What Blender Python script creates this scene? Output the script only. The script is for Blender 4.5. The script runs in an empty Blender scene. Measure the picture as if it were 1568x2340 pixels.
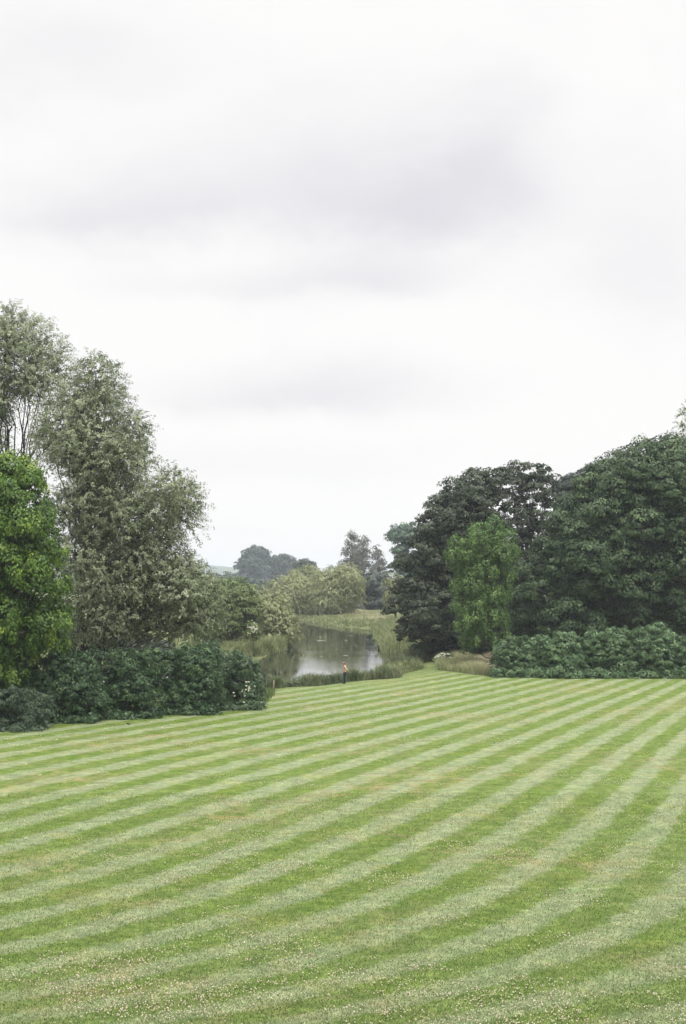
import bpy, math, random
import numpy as np
rng = np.random.default_rng(7); random.seed(7)
scene = bpy.context.scene
COL = scene.collection
F, CX, HY, CAMH = 3250.0, 784.0, 1308.0, 9.0      # survey units: sight-line slopes from a spot 9 m above the lawn
WZ = -0.6                                          # water level

def P(X, Y, d): return np.array([(X-CX)*d/F, d, CAMH-(Y-HY)*d/F])
def G(X, Y, z=0.0):
    d = (CAMH-z)*F/(Y-HY); return np.array([(X-CX)*d/F, d, z])

# ---------------------------------------------------------------- properties
def tag(o, label=None, cat=None, group=None, kind=None):
    if label: o['label'] = label
    if cat: o['category'] = cat
    if group: o['group'] = group
    if kind: o['kind'] = kind
    return o
def empty(name, loc, label, cat, group=None):
    o = bpy.data.objects.new(name, None); COL.objects.link(o); o.location = [float(v) for v in loc]
    return tag(o, label, cat, group)
def link(name, me, mat, parent=None):
    o = bpy.data.objects.new(name, me)
    if mat: me.materials.append(mat)
    COL.objects.link(o)
    if parent is not None: o.parent = parent
    return o

# ---------------------------------------------------------------- meshes
def mesh_np(name, V, faces_flat, counts, v=None, smooth=False):
    me = bpy.data.meshes.new(name)
    V = np.asarray(V, np.float32); ff = np.asarray(faces_flat, np.int32).ravel(); counts = np.asarray(counts, np.int32)
    me.vertices.add(len(V)); me.vertices.foreach_set('co', V.ravel())
    me.loops.add(len(ff)); me.loops.foreach_set('vertex_index', ff)
    me.polygons.add(len(counts))
    starts = np.zeros(len(counts), np.int32); starts[1:] = np.cumsum(counts)[:-1]
    me.polygons.foreach_set('loop_start', starts)
    if smooth: me.polygons.foreach_set('use_smooth', np.ones(len(counts), bool))
    me.update(calc_edges=True)
    if v is not None:
        a = me.attributes.new('v', 'FLOAT', 'FACE'); a.data.foreach_set('value', np.asarray(v, np.float32))
    return me
def unit(a): return a/np.maximum(np.linalg.norm(a, axis=-1, keepdims=True), 1e-9)

class Leaves:
    def __init__(s): s.V = []; s.v = []; s.n = 0; s.Q = []
    def add(s, c, nrm, axis, L, W, v):
        """rhombic leaves, folded along the midrib"""
        nrm = unit(nrm); axis = unit(axis - nrm*np.sum(axis*nrm, -1, keepdims=True)); b = np.cross(nrm, axis)
        L = np.asarray(L)[:, None]; W = np.asarray(W)[:, None]
        q = np.stack([c-axis*L*.5, c+b*W*.5+nrm*W*.18-axis*L*.05, c+axis*L*.5-nrm*L*.12, c-b*W*.5+nrm*W*.18-axis*L*.05], 1)
        s.V.append(q.reshape(-1, 3)); s.v.append(v)
        k = len(c); s.Q.append((np.arange(k*4).reshape(k, 4)+s.n)); s.n += k*4
    def build(s, name, mat, parent):
        V = np.concatenate(s.V); Q = np.concatenate(s.Q); v = np.concatenate(s.v)
        if parent is not None: V = V-np.array(parent.location)
        return link(name, mesh_np(name, V, Q, np.full(len(Q), 4), v), mat, parent)

class Tubes:
    def __init__(s): s.V = []; s.F = []; s.n = 0
    def add(s, pts, rad, m=7):
        pts = np.asarray(pts, float); rad = np.asarray(rad, float); k = len(pts)
        t = unit(np.gradient(pts, axis=0))
        ref = np.where(np.abs(t[:, 2:3]) > .9, [[1., 0, 0]], [[0, 0, 1.]])
        a = unit(np.cross(t, ref)); b = np.cross(t, a)
        th = np.arange(m)*2*math.pi/m
        V = pts[:, None]+rad[:, None, None]*(a[:, None]*np.cos(th)[None, :, None]+b[:, None]*np.sin(th)[None, :, None])
        s.V.append(V.reshape(-1, 3)); i = np.arange(k-1)[:, None]*m; j = np.arange(m)[None]
        s.F.append((np.stack([i+j, i+(j+1) % m, i+m+(j+1) % m, i+m+j], -1).reshape(-1, 4))+s.n); s.n += k*m
    def limb(s, p0, p1, r0, r1, sag=.12, k=7):
        p0 = np.array(p0, float); p1 = np.array(p1, float); t = np.linspace(0, 1, k)[:, None]; Ln = np.linalg.norm(p1-p0)
        off = rng.normal(0, .035*Ln, (k, 3))*np.sin(t*math.pi)
        pts = p0+(p1-p0)*t+off; pts[:, 2] += np.sin(t[:, 0]*math.pi)*(-sag)*Ln*.5
        s.add(pts, r0+(r1-r0)*t[:, 0]**.8)
    def build(s, name, mat, parent):
        V = np.concatenate(s.V); Fq = np.concatenate(s.F)
        if parent is not None: V = V-np.array(parent.location)
        return link(name, mesh_np(name, V, Fq, np.full(len(Fq), 4), smooth=True), mat, parent)

# ---------------------------------------------------------------- materials
def nt(name):
    m = bpy.data.materials.new(name); m.use_nodes = True; t = m.node_tree; t.nodes.clear()
    return m, t, t.nodes, t.links
def leaf_mat(name, c0, c1, c2=None, trans=.3, rough=.5, spec=.35):
    m, t, N, L = nt(name)
    out = N.new('ShaderNodeOutputMaterial'); at = N.new('ShaderNodeAttribute'); at.attribute_name = 'v'
    r = N.new('ShaderNodeValToRGB'); r.color_ramp.elements[0].color = (*c0, 1); r.color_ramp.elements[1].color = (*c1, 1)
    if c2: e = r.color_ramp.elements.new(.55); e.color = (*c1, 1); r.color_ramp.elements[-1].color = (*c2, 1)
    L.new(at.outputs['Fac'], r.inputs[0])
    b = N.new('ShaderNodeBsdfPrincipled'); b.inputs['Roughness'].default_value = rough; b.inputs['Specular IOR Level'].default_value = spec
    tr = N.new('ShaderNodeBsdfTranslucent'); mx = N.new('ShaderNodeMixShader'); mx.inputs[0].default_value = trans
    L.new(r.outputs[0], b.inputs['Base Color']); L.new(r.outputs[0], tr.inputs[0])
    L.new(b.outputs[0], mx.inputs[1]); L.new(tr.outputs[0], mx.inputs[2]); L.new(mx.outputs[0], out.inputs[0])
    return m
def plain(name, c, rough=.7, var=.25, scale=6., spec=.3):
    m, t, N, L = nt(name)
    out = N.new('ShaderNodeOutputMaterial'); b = N.new('ShaderNodeBsdfPrincipled'); b.inputs['Roughness'].default_value = rough
    b.inputs['Specular IOR Level'].default_value = spec
    tc = N.new('ShaderNodeTexCoord'); no = N.new('ShaderNodeTexNoise'); no.inputs['Scale'].default_value = scale; no.inputs['Detail'].default_value = 4
    r = N.new('ShaderNodeValToRGB'); r.color_ramp.elements[0].position = .3; r.color_ramp.elements[1].position = .7
    r.color_ramp.elements[0].color = (*[x*(1-var) for x in c], 1); r.color_ramp.elements[1].color = (*[min(1, x*(1+var)) for x in c], 1)
    L.new(tc.outputs['Object'], no.inputs[0]); L.new(no.outputs[0], r.inputs[0]); L.new(r.outputs[0], b.inputs['Base Color']); L.new(b.outputs[0], out.inputs[0])
    return m
BARK = plain('bark', (.075, .065, .06), .9, .4, 5)
BARK_WILLOW = plain('willow_bark', (.05, .043, .042), .9, .4, 4)

# ---------------------------------------------------------------- foliage
def sphere_dirs(n):
    d = rng.normal(size=(n, 3)); return unit(d)
def broad_lobe(LV, c, R, dens, ls, cr=.9, cflat=.6, drop=0., vb=0., clump_n=26, squash=.9):
    """tiers of domed leaf clumps over a rounded lobe"""
    n = max(3, int(4*math.pi*R*R*dens))
    d = sphere_dirs(n+2); d = d[(d[:, 2] > -.6)]
    if len(d) < 2: d = np.array([[0, 0, 1.], [0, -1., 0]])
    rr = R*(.72+.34*rng.random(len(d)))
    cc = c+d*rr[:, None]*[1, 1, squash]
    cv = np.clip(.35+.2*rng.normal(size=len(d))+vb+.22*d[:, 2]*0, 0, 1)
    k = clump_n
    o = sphere_dirs(len(d)*k).reshape(len(d), k, 3); o[..., 2] = np.abs(o[..., 2])*1.15-.25
    o += d[:, None]*.35
    rad = cr*(.55+.55*rng.random((len(d), 1, 1)))*(.6+.4*rng.random((len(d), k, 1)))
    pos = cc[:, None]+o*rad*[1, 1, cflat]
    if drop: pos[..., 2] -= drop*rng.random((len(d), k))**1.5
    nr = o*1.0+d[:, None]*.5+np.array([0, 0, .25])+rng.normal(0, .34, o.shape)
    ax = o*[1, 1, .2]+np.array([0, 0, -.35-drop*.3])+rng.normal(0, .4, o.shape)
    m = len(d)*k
    sz = ls*(.7+.6*rng.random(m))
    v = np.clip(np.repeat(cv, k)+rng.normal(0, .13, m), 0, 1)
    LV.add(pos.reshape(-1, 3), nr.reshape(-1, 3), ax.reshape(-1, 3), sz, sz*.62, v)
    return cc
def willow_lobe(LV, c, R, dens, ls, tl=1.8, vb=0., k=16, droop=1., w=.24, squash=.95):
    """sprays of arching twigs set with narrow leaves"""
    n = max(3, int(4*math.pi*R*R*dens)); d = sphere_dirs(n); d = d[d[:, 2] > -.7]; n = len(d)
    p0 = c+d*(R*(.62+.38*rng.random(n)**.6))[:, None]*[1, 1, squash]
    dr = unit(d*.8+[0, 0, .35]+rng.normal(0, .35, (n, 3))); tl_ = tl*(.5+.8*rng.random(n))
    s = (np.arange(k)+.5)/k
    pos = p0[:, None]+dr[:, None]*s[None, :, None]*tl_[:, None, None]
    pos[..., 2] -= droop*.55*(s[None]**2)*tl_[:, None]
    tang = dr[:, None]*np.ones((1, k, 1)); tang[..., 2] -= droop*1.1*s[None]
    pos += rng.normal(0, .09*tl/1.8, pos.shape)
    ax = unit(tang)+rng.normal(0, .45, pos.shape)
    nr = d[:, None]*.9+np.array([0, 0, .45])+rng.normal(0, .3, pos.shape)
    cv = np.clip(.45+.2*rng.normal(size=n)+vb, 0, 1)
    m = n*k; sz = ls*(.7+.6*rng.random(m))
    LV.add(pos.reshape(-1, 3), nr.reshape(-1, 3), ax.reshape(-1, 3), sz, sz*w, np.clip(np.repeat(cv, k)+rng.normal(0, .09, m), 0, 1))
    return p0
def curtain(LV, c, R, n, ls, length, w=.2, vb=0., k=18):
    """weeping shoots hanging from a dome"""
    a = rng.random(n)*2*math.pi; rr = R*np.sqrt(.25+.75*rng.random(n))
    top = c+np.stack([np.cos(a)*rr, np.sin(a)*rr, np.sqrt(np.maximum(0, 1-(rr/R)**2))*R*.7], 1)
    ln = length*(.4+.7*rng.random(n)); s = (np.arange(k)+.5)/k
    pos = np.repeat(top[:, None], k, 1); out = np.stack([np.cos(a), np.sin(a), 0*a], 1)
    pos = pos+out[:, None]*(np.sqrt(s)[None, :, None]*.5)+rng.normal(0, .12, pos.shape); pos[..., 2] -= s[None]*ln[:, None]
    ax = np.array([0, 0, -1.])+rng.normal(0, .3, pos.shape); nr = out[:, None]+[0, 0, .3]+rng.normal(0, .4, pos.shape)
    m = n*k; sz = ls*(.7+.6*rng.random(m)); cv = np.repeat(np.clip(.5+.2*rng.normal(size=n)+vb, 0, 1), k)
    LV.add(pos.reshape(-1, 3), nr.reshape(-1, 3), ax.reshape(-1, 3), sz, sz*w, np.clip(cv+rng.normal(0, .12, m), 0, 1))

def tree(name, label, cat, base, D, lobes, fn, mat, bark=BARK, depth=.55, front=1., back=.45, trunk_r=.35, gz=0., top=None,
         group=None, limbs=1., twigs=4, stems=None, kw=None, mids=1., split=.5, leafpart='crown'):
    """base: X of the trunk foot; lobes: (X, Y, r) on sight lines at distance D, placed round a crown with real depth"""
    kw = dict(kw or {}); s = D/F
    root = empty(name, ((base-CX)*s, D, gz), label, cat, group)
    LV = Leaves(); TB = Tubes()
    C = np.array([P(x, y, D) for x, y, *_ in lobes]); R = np.array([l[2]*s for l in lobes]); DD = np.array([(l[3] if len(l) > 3 else 0.) for l in lobes])
    cen = C.mean(0); W = (C[:, 0].max()-C[:, 0].min())/2+R.mean(); dep = depth*W
    C[:, 1] += DD
    sets = []
    for c, r, dd in zip(C, R, DD):
        sets.append((c+[0, rng.normal(0, .1*W) if dd == 0 else 0, 0], r, mids, 0))
        if front > 0 and dd == 0:
            q = cen+(c-cen)*[.74, 1, .84]; sets.append((q+[rng.normal(0, .3*r), -dep*(.6+.5*rng.random()), rng.normal(-.2*r, .3*r)], r*(.55+.5*rng.random()), front, 1))
        if back > 0 and dd == 0:
            q = cen+(c-cen)*[.78, 1, .86]; sets.append((q+[0, dep*(.75+.3*rng.random()), 0], r, back, 2))
    foot = np.array([(base-CX)*s, D, gz-.3]); zt = C[:, 2].max()
    stems = stems or [(0, .62)]
    tp = []
    for sx, fr in stems:
        topz = gz+(zt-gz)*fr; tx = foot[0]*.35+cen[0]*.65+sx*s
        t = np.linspace(0, 1, 10)[:, None]; a = foot+[sx*s*.08, rng.normal(0, .2), 0]; b = np.array([tx, D+rng.normal(0, .1*dep), topz])
        pts = a+(b-a)*t+rng.normal(0, .012*(topz-gz), (10, 3))*np.sin(t*math.pi); pts[:, 0] -= (b[0]-a[0])*np.sin(t[:, 0]*math.pi)*.12
        rad = trunk_r*(1-.72*t[:, 0])+trunk_r*.5*np.exp(-t[:, 0]*14); TB.add(pts, rad, 10); tp.append((pts, rad))
    for c, r, dn, wh in sets:
        k2 = dict(kw); k2['dens'] = kw.get('dens', .5)*dn
        k2['vb'] = kw.get('vb', 0.)+rng.normal(0, .09)
        cc = fn(LV, c, r, **k2)
        if wh == 2 or limbs == 0: continue
        pts, rad = tp[int(np.argmin([abs(q[0][-1][0]-c[0]) for q in tp]))]
        tz = max(gz+(c[2]-gz)*split*(.7+.5*rng.random()), gz+.4); i = int(np.argmin(abs(pts[:, 2]-tz)))
        r0 = min(rad[i]*.65, .05+.055*r*trunk_r/.35)*limbs; TB.limb(pts[i], c, r0, r0*.35, .1)
        for q in cc[rng.choice(len(cc), min(twigs, len(cc)), False)]: TB.limb(c, q, r0*.4, .015, .05, 4)
    TB.build('trunk', bark, root); LV.build(leafpart, mat, root)
    return root

def blades(LV_pts, h, w, lean, v, nb=1):
    n = len(LV_pts); a = rng.random(n)*2*math.pi; side = np.stack([np.cos(a), np.sin(a), 0*a], 1)
    ld = rng.normal(0, 1, (n, 3)); ld[:, 2] = 0; ld = ld*lean*h[:, None]; up = np.array([0, 0, 1.])
    b = LV_pts; m = b+up*h[:, None]*.6+ld*.35; t = b+up*h[:, None]*.95+ld; w = w[:, None]
    V = np.stack([b-side*w*.4, b+side*w*.4, m+side*w*.5, m-side*w*.5, t], 1).reshape(-1, 3)
    i = np.arange(n)*5
    quads = np.stack([i, i+1, i+2, i+3], 1); tris = np.stack([i+3, i+2, i+4], 1)
    flat = np.concatenate([quads, tris], 1).ravel(); counts = np.tile([4, 3], n)
    return V, flat, counts, np.repeat(v, 2)
def blade_obj(name, pts, h, w, lean, v, mat, parent=None):
    V, f, c, vv = blades(pts, h, w, lean, v)
    if parent is not None: V = V-np.array(parent.location)
    return link(name, mesh_np(name, V, f, c, vv), mat, parent)

# ---------------------------------------------------------------- river outline and terrain
def W_(X, Y): return G(X, Y, WZ)[:2]
river = np.array([(-34, 121), (-16, 120), W_(640, 1571), W_(700, 1562), W_(850, 1548), W_(880, 1530), W_(915, 1500), W_(902, 1482), W_(882, 1462), W_(876, 1447),
                  W_(870, 1441), W_(800, 1436), W_(742, 1428), W_(715, 1421), (-10, 300), (-22, 330), (-34, 340), (-36, 326), (-20, 300), W_(684, 1432), W_(676, 1452), W_(660, 1476), W_(640, 1490),
                  W_(624, 1494), W_(598, 1508), W_(560, 1518), (-24, 140), (-40, 135)])
def sdist(px, py, poly):
    d = np.full(px.shape, 1e9); ins = np.zeros(px.shape, bool); n = len(poly)
    for i in range(n):
        x0, y0 = poly[i]; x1, y1 = poly[(i+1) % n]; ex, ey = x1-x0, y1-y0
        t = np.clip(((px-x0)*ex+(py-y0)*ey)/(ex*ex+ey*ey), 0, 1)
        d = np.minimum(d, np.hypot(px-x0-t*ex, py-y0-t*ey))
        cr = ((y0 > py) != (y1 > py)) & (px < (x1-x0)*(py-y0)/(y1-y0+1e-12)+x0); ins ^= cr
    return np.where(ins, -d, d)
def sm(t): t = np.clip(t, 0, 1); return t*t*(3-2*t)
def height(x, y):
    s = sdist(x, y, river)
    return np.where(s > 0, WZ+(-WZ)*sm(s/8.5+.06)-.006, WZ-.02-np.minimum(-s*.35, 1.2))
def hz(x, y): return float(height(np.array([x], float), np.array([y], float))[0])

# stripes: mower passes traced over the lawn as a phase (whole numbers = middle of a pale stripe)
PC = [-0.401, -8.212, -1.723, -8.574, 1.312, 4.828, 4.769, 2.285, 3.042, 0.146, 0.745, 0.205, 0.068, 0.476, 0.0]
def phase(x, y):
    u = np.clip(x/np.maximum(y, 15), -.3, .3); a = np.log(np.clip(y, 22, 160)/50); r = 0*x; k = 0
    for i in range(5):
        for j in range(5-i): r = r+PC[k]*(u*4)**i*a**j; k += 1
    return r
# edge of the mown lawn
EDGE = np.array([G(-700, 1700)[:2], G(-150, 1668)[:2], G(0, 1634)[:2], G(300, 1612)[:2], G(560, 1596)[:2], G(612, 1586)[:2], G(622, 1574)[:2], G(700, 1566)[:2], G(850, 1551)[:2], G(905, 1541)[:2], G(935, 1520)[:2], G(960, 1504)[:2],
                 G(985, 1504)[:2], G(1010, 1530)[:2], G(1110, 1546)[:2], G(1568, 1549)[:2], G(2400, 1552)[:2]])
rows = np.concatenate([np.linspace(-60, 14, 12), np.geomspace(15, 100, 200), np.linspace(100.5, 175, 150), np.geomspace(176, 5000, 140)])
uu = np.concatenate([np.linspace(-1.6, -.32, 14)[:-1], np.linspace(-.32, .32, 260), np.linspace(.32, 1.6, 14)[1:]])
sp = np.maximum(rows, 0)*1.0+30
XX = uu[None]*sp[:, None]; YY = np.repeat(rows[:, None], len(uu), 1)
ZZ = height(XX, YY)
ZZ = ZZ+np.where(YY > 340, 0, 0)
nr_, nc_ = XX.shape; idx = np.arange(nr_*nc_).reshape(nr_, nc_)
quads = np.stack([idx[:-1, :-1], idx[:-1, 1:], idx[1:, 1:], idx[1:, :-1]], -1).reshape(-1, 4)
me = mesh_np('ground', np.stack([XX, YY, ZZ], -1).reshape(-1, 3), quads, np.full(len(quads), 4), smooth=True)
a = me.attributes.new('phase', 'FLOAT', 'POINT'); a.data.foreach_set('value', phase(XX, YY).ravel().astype(np.float32))
ang = EDGE[:, 0]/EDGE[:, 1]; yb = np.interp(XX/np.maximum(YY, 1), ang, EDGE[:, 1])
a = me.attributes.new('rough', 'FLOAT', 'POINT'); a.data.foreach_set('value', sm((YY-yb)/1.6+.5).ravel().astype(np.float32))
fade = 1-sm((YY-106-22*sm((XX-2)/10))/14)
a = me.attributes.new('striped', 'FLOAT', 'POINT'); a.data.foreach_set('value', (fade*sm((yb-YY)/2.2-.2)).ravel().astype(np.float32))

def ground_mat():
    m, t, N, L = nt('lawn_grass')
    out = N.new('ShaderNodeOutputMaterial'); b = N.new('ShaderNodeBsdfPrincipled'); b.inputs['Roughness'].default_value = .85; b.inputs['Specular IOR Level'].default_value = .15
    tc = N.new('ShaderNodeTexCoord')
    def attr(n): a = N.new('ShaderNodeAttribute'); a.attribute_name = n; return a.outputs['Fac']
    def noise(sc, det=3, ro=.55, src=None, dist=0):
        n = N.new('ShaderNodeTexNoise'); n.inputs['Scale'].default_value = sc; n.inputs['Detail'].default_value = det; n.inputs['Roughness'].default_value = ro; n.inputs['Distortion'].default_value = dist
        L.new(src or tc.outputs['Object'], n.inputs[0]); return n.outputs[0]
    def M(op, a, b_=None, c=None):
        n = N.new('ShaderNodeMath'); n.operation = op
        for i, x in enumerate((a, b_, c)):
            if x is None: continue
            if isinstance(x, (int, float)): n.inputs[i].default_value = x
            else: L.new(x, n.inputs[i])
        return n.outputs[0]
    def MR(x, a, b_, c=0., d=1.):
        n = N.new('ShaderNodeMapRange'); n.interpolation_type = 'SMOOTHSTEP'; L.new(x, n.inputs[0])
        for i, q in enumerate((a, b_, c, d)): n.inputs[i+1].default_value = q
        return n.outputs[0]
    def mix(f, a, b_, mode='MIX'):
        n = N.new('ShaderNodeMixRGB'); n.blend_type = mode
        for i, x in enumerate((f, a, b_)):
            if isinstance(x, (int, float)): n.inputs[i].default_value = x
            elif isinstance(x, tuple): n.inputs[i].default_value = (*x, 1)
            else: L.new(x, n.inputs[i])
        return n.outputs[0]
    sp_ = N.new('ShaderNodeSeparateXYZ'); L.new(tc.outputs['Object'], sp_.inputs[0]); sepY = sp_.outputs[1]
    wob = noise(.6, 3); wob2 = noise(5., 2); wob3 = noise(22, 2)
    ph = M('ADD', attr('phase'), M('ADD', M('MULTIPLY', M('SUBTRACT', wob, .5), .34), M('ADD', M('MULTIPLY', M('SUBTRACT', wob2, .5), .24), M('MULTIPLY', M('SUBTRACT', wob3, .5), .2))))
    cs = M('COSINE', M('MULTIPLY', ph, 2*math.pi))
    s = MR(cs, -.38, .58)
    n_patch = noise(.22, 4, .6); n_mid = noise(1.7, 4, .65); n_fine = noise(24, 3, .7); n_vf = noise(70, 2, .8)
    near_ = MR(sepY, 26., 44., .8, 1.)
    s = M('MULTIPLY_ADD', M('SUBTRACT', s, .5), M('MULTIPLY', near_, MR(noise(.16, 4, .65), .32, .66, .68, 1.0)), M('MULTIPLY_ADD', n_mid, .3, .34))
    s = mix(attr('striped'), M('MULTIPLY_ADD', n_mid, .5, .12), s)
    dark = mix(MR(n_mid, .3, .7), LAWN_D0, LAWN_D1)
    light = mix(MR(n_mid, .3, .7), LAWN_L0, LAWN_L1)
    c = mix(s, dark, light)
    # dry, straw-coloured patches
    dry = M('MULTIPLY', MR(noise(.13, 3, .6, dist=.3), .47, .68), MR(noise(1.1, 4, .7), .4, .65))
    c = mix(M('MULTIPLY', dry, .75), c, (.23, .19, .10))
    green = M('MULTIPLY', MR(noise(.35, 3), .55, .75), .45)
    c = mix(green, c, mix(1., c, (.80, 1.0, .62), 'MULTIPLY'))
    mot = M('MULTIPLY', MR(noise(.9, 4, .6), .3, .7, .86, 1.14), MR(noise(3.6, 3, .6), .3, .7, .88, 1.12)); c = mix(1., c, mot, 'MULTIPLY')
    yel = M('MULTIPLY', MR(noise(.5, 3, .6, dist=.5), .5, .72), .5); c = mix(yel, c, mix(1., c, (1.22, 1.06, .7), 'MULTIPLY'))
    # single blades
    f1 = MR(n_fine, .28, .72, .70, 1.30); f2 = MR(n_vf, .25, .75, .66, 1.34)
    c = mix(1., c, M('MULTIPLY', f1, f2), 'MULTIPLY')
    hue = noise(38, 2, .7)
    c = mix(MR(hue, .55, .75, 0, .35), c, (.22, .22, .09))
    rc = mix(MR(noise(.5, 4), .35, .65), (.05, .075, .025), (.14, .155, .06)); rc = mix(1., rc, f1, 'MULTIPLY')
    c = mix(attr('rough'), c, rc)
    L.new(c, b.inputs['Base Color'])
    bp = N.new('ShaderNodeBump'); bp.inputs['Strength'].default_value = .6; bp.inputs['Distance'].default_value = .04
    L.new(M('ADD', n_fine, n_vf), bp.inputs['Height']); L.new(bp.outputs[0], b.inputs['Normal'])
    L.new(b.outputs[0], out.inputs[0]); return m
LAWN_D0, LAWN_D1 = (.066, .116, .012), (.120, .166, .030)
LAWN_L0, LAWN_L1 = (.152, .195, .098), (.222, .250, .138)
ground = link('ground', me, ground_mat()); tag(ground, kind='structure')

# ---------------------------------------------------------------- river water
wp = river.copy(); cw = wp.mean(0)
gx = np.linspace(-60, 30, 2); bmv = [(-70, 112, WZ), (30, 112, WZ), (30, 360, WZ), (-70, 360, WZ)]
mw, t, N, L = nt('river_water')
out = N.new('ShaderNodeOutputMaterial'); b = N.new('ShaderNodeBsdfPrincipled')
b.inputs['Base Color'].default_value = (.012, .016, .014, 1); b.inputs['Roughness'].default_value = .015; b.inputs['IOR'].default_value = 1.333
tc = N.new('ShaderNodeTexCoord'); mp = N.new('ShaderNodeMapping'); mp.inputs['Scale'].default_value = (.55, 1.6, 1)
n1 = N.new('ShaderNodeTexNoise'); n1.inputs['Scale'].default_value = 1.6; n1.inputs['Detail'].default_value = 5; n1.inputs['Roughness'].default_value = .6
n2 = N.new('ShaderNodeTexNoise'); n2.inputs['Scale'].default_value = .09; n2.inputs['Detail'].default_value = 3
mr = N.new('ShaderNodeMapRange'); mr.inputs[1].default_value = .42; mr.inputs[2].default_value = .68; mr.inputs[3].default_value = .03; mr.inputs[4].default_value = .22
bp = N.new('ShaderNodeBump'); bp.inputs['Distance'].default_value = .035
L.new(tc.outputs['Object'], mp.inputs[0]); L.new(mp.outputs[0], n1.inputs[0]); L.new(mp.outputs[0], n2.inputs[0]); L.new(n2.outputs[0], mr.inputs[0])
L.new(mr.outputs[0], bp.inputs['Strength']); L.new(n1.outputs[0], bp.inputs['Height']); L.new(bp.outputs[0], b.inputs['Normal']); L.new(b.outputs[0], out.inputs[0])
water = link('river_water', mesh_np('river_water', np.array(bmv), [0, 1, 2, 3], [4]), mw); tag(water, kind='structure')

# flat pale patches strung out in streaks on the water
wd = plain('pale_streaks', (.42, .42, .36), .6, .2, 3)
def streak_mesh():
    V = []; Fc = []; cnt = []
    for X, Y, w in [(652, 1484, 15), (926, 0, 0), (801, 1452, 12), (733, 1464, 22), (790, 1464, 10), (840, 1462, 9), (866, 1456, 10), (838, 1486, 9), (760, 1473, 7), (700, 1459, 8),
                    (735, 1500, 10), (790, 1498, 14), (700, 1520, 9), (830, 1503, 10), (672, 1512, 6), (715, 1540, 16), (860, 1475, 7), (770, 1484, 6), (815, 1476, 8), (850, 1496, 11)]:
        if not w: continue
        c = G(X, Y, WZ+.004); r = w*c[1]/F/2; n0 = len(V); m = 18
        for i in range(m):
            a = i*2*math.pi/m; q = r*(1+.3*random.uniform(-1, 1)); V.append((c[0]+math.cos(a)*q, c[1]+math.sin(a)*q*.8*random.uniform(.5, 1.2), WZ+.004))
        Fc += list(range(n0, n0+m)); cnt.append(m)
    return mesh_np('pale_streaks', np.array(V), Fc, cnt)
tag(link('pale_streaks', streak_mesh(), wd), kind='stuff', label='thin pale streaks lying on the river surface')

# ---------------------------------------------------------------- leaf materials
M_WILLOW = leaf_mat('willow_leaf', (.11, .135, .07), (.235, .275, .16), (.385, .425, .285), .2, .5, .25)
M_LIME = leaf_mat('lime_leaf', (.036, .085, .012), (.105, .19, .024), (.28, .37, .05), .2)
M_HEDGE = leaf_mat('laurel_leaf', (.020, .050, .020), (.055, .105, .040), (.14, .22, .082), .12, .42, .3)
M_DARK = leaf_mat('sycamore_leaf', (.024, .038, .021), (.058, .077, .043), (.135, .16, .10), .08, .5, .25)
M_DARK2 = leaf_mat('chestnut_leaf', (.025, .047, .019), (.060, .100, .040), (.145, .20, .085), .08, .5, .25)
M_ASH = leaf_mat('ash_leaf', (.055, .11, .028), (.12, .21, .05), (.23, .34, .10), .2)
M_ELM = leaf_mat('elm_leaf', (.05, .09, .055), (.09, .15, .09), (.15, .22, .13), .15)
M_SHRUB = leaf_mat('dogwood_leaf', (.045, .09, .035), (.105, .18, .075), (.22, .31, .15), .14, .45, .3)
M_MID = leaf_mat('hawthorn_leaf', (.075, .11, .035), (.15, .195, .065), (.27, .31, .13), .2)
M_FARW = leaf_mat('pale_willow_leaf', (.16, .19, .085), (.31, .335, .165), (.44, .45, .25), .25)
M_FARD = leaf_mat('distant_leaf', (.03, .05, .035), (.055, .085, .05), (.09, .12, .075), .2)
M_POP = leaf_mat('poplar_leaf', (.08, .09, .07), (.14, .15, .115), (.21, .215, .165), .25)
M_GREY = leaf_mat('greyish_leaf', (.04, .055, .045), (.075, .095, .075), (.12, .14, .115), .2)
M_REED = leaf_mat('reed_leaf', (.10, .13, .05), (.20, .245, .10), (.38, .38, .21), .3)
M_STRAW = leaf_mat('dry_grass', (.25, .29, .12), (.40, .385, .23), (.60, .48, .38), .3)
M_PETAL = leaf_mat('cream_petal', (.55, .53, .42), (.75, .72, .60), (.85, .83, .75), .3)

WK = dict(dens=7, ls=.17, tl=1.25, w=.44, k=22, droop=.7)
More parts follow.
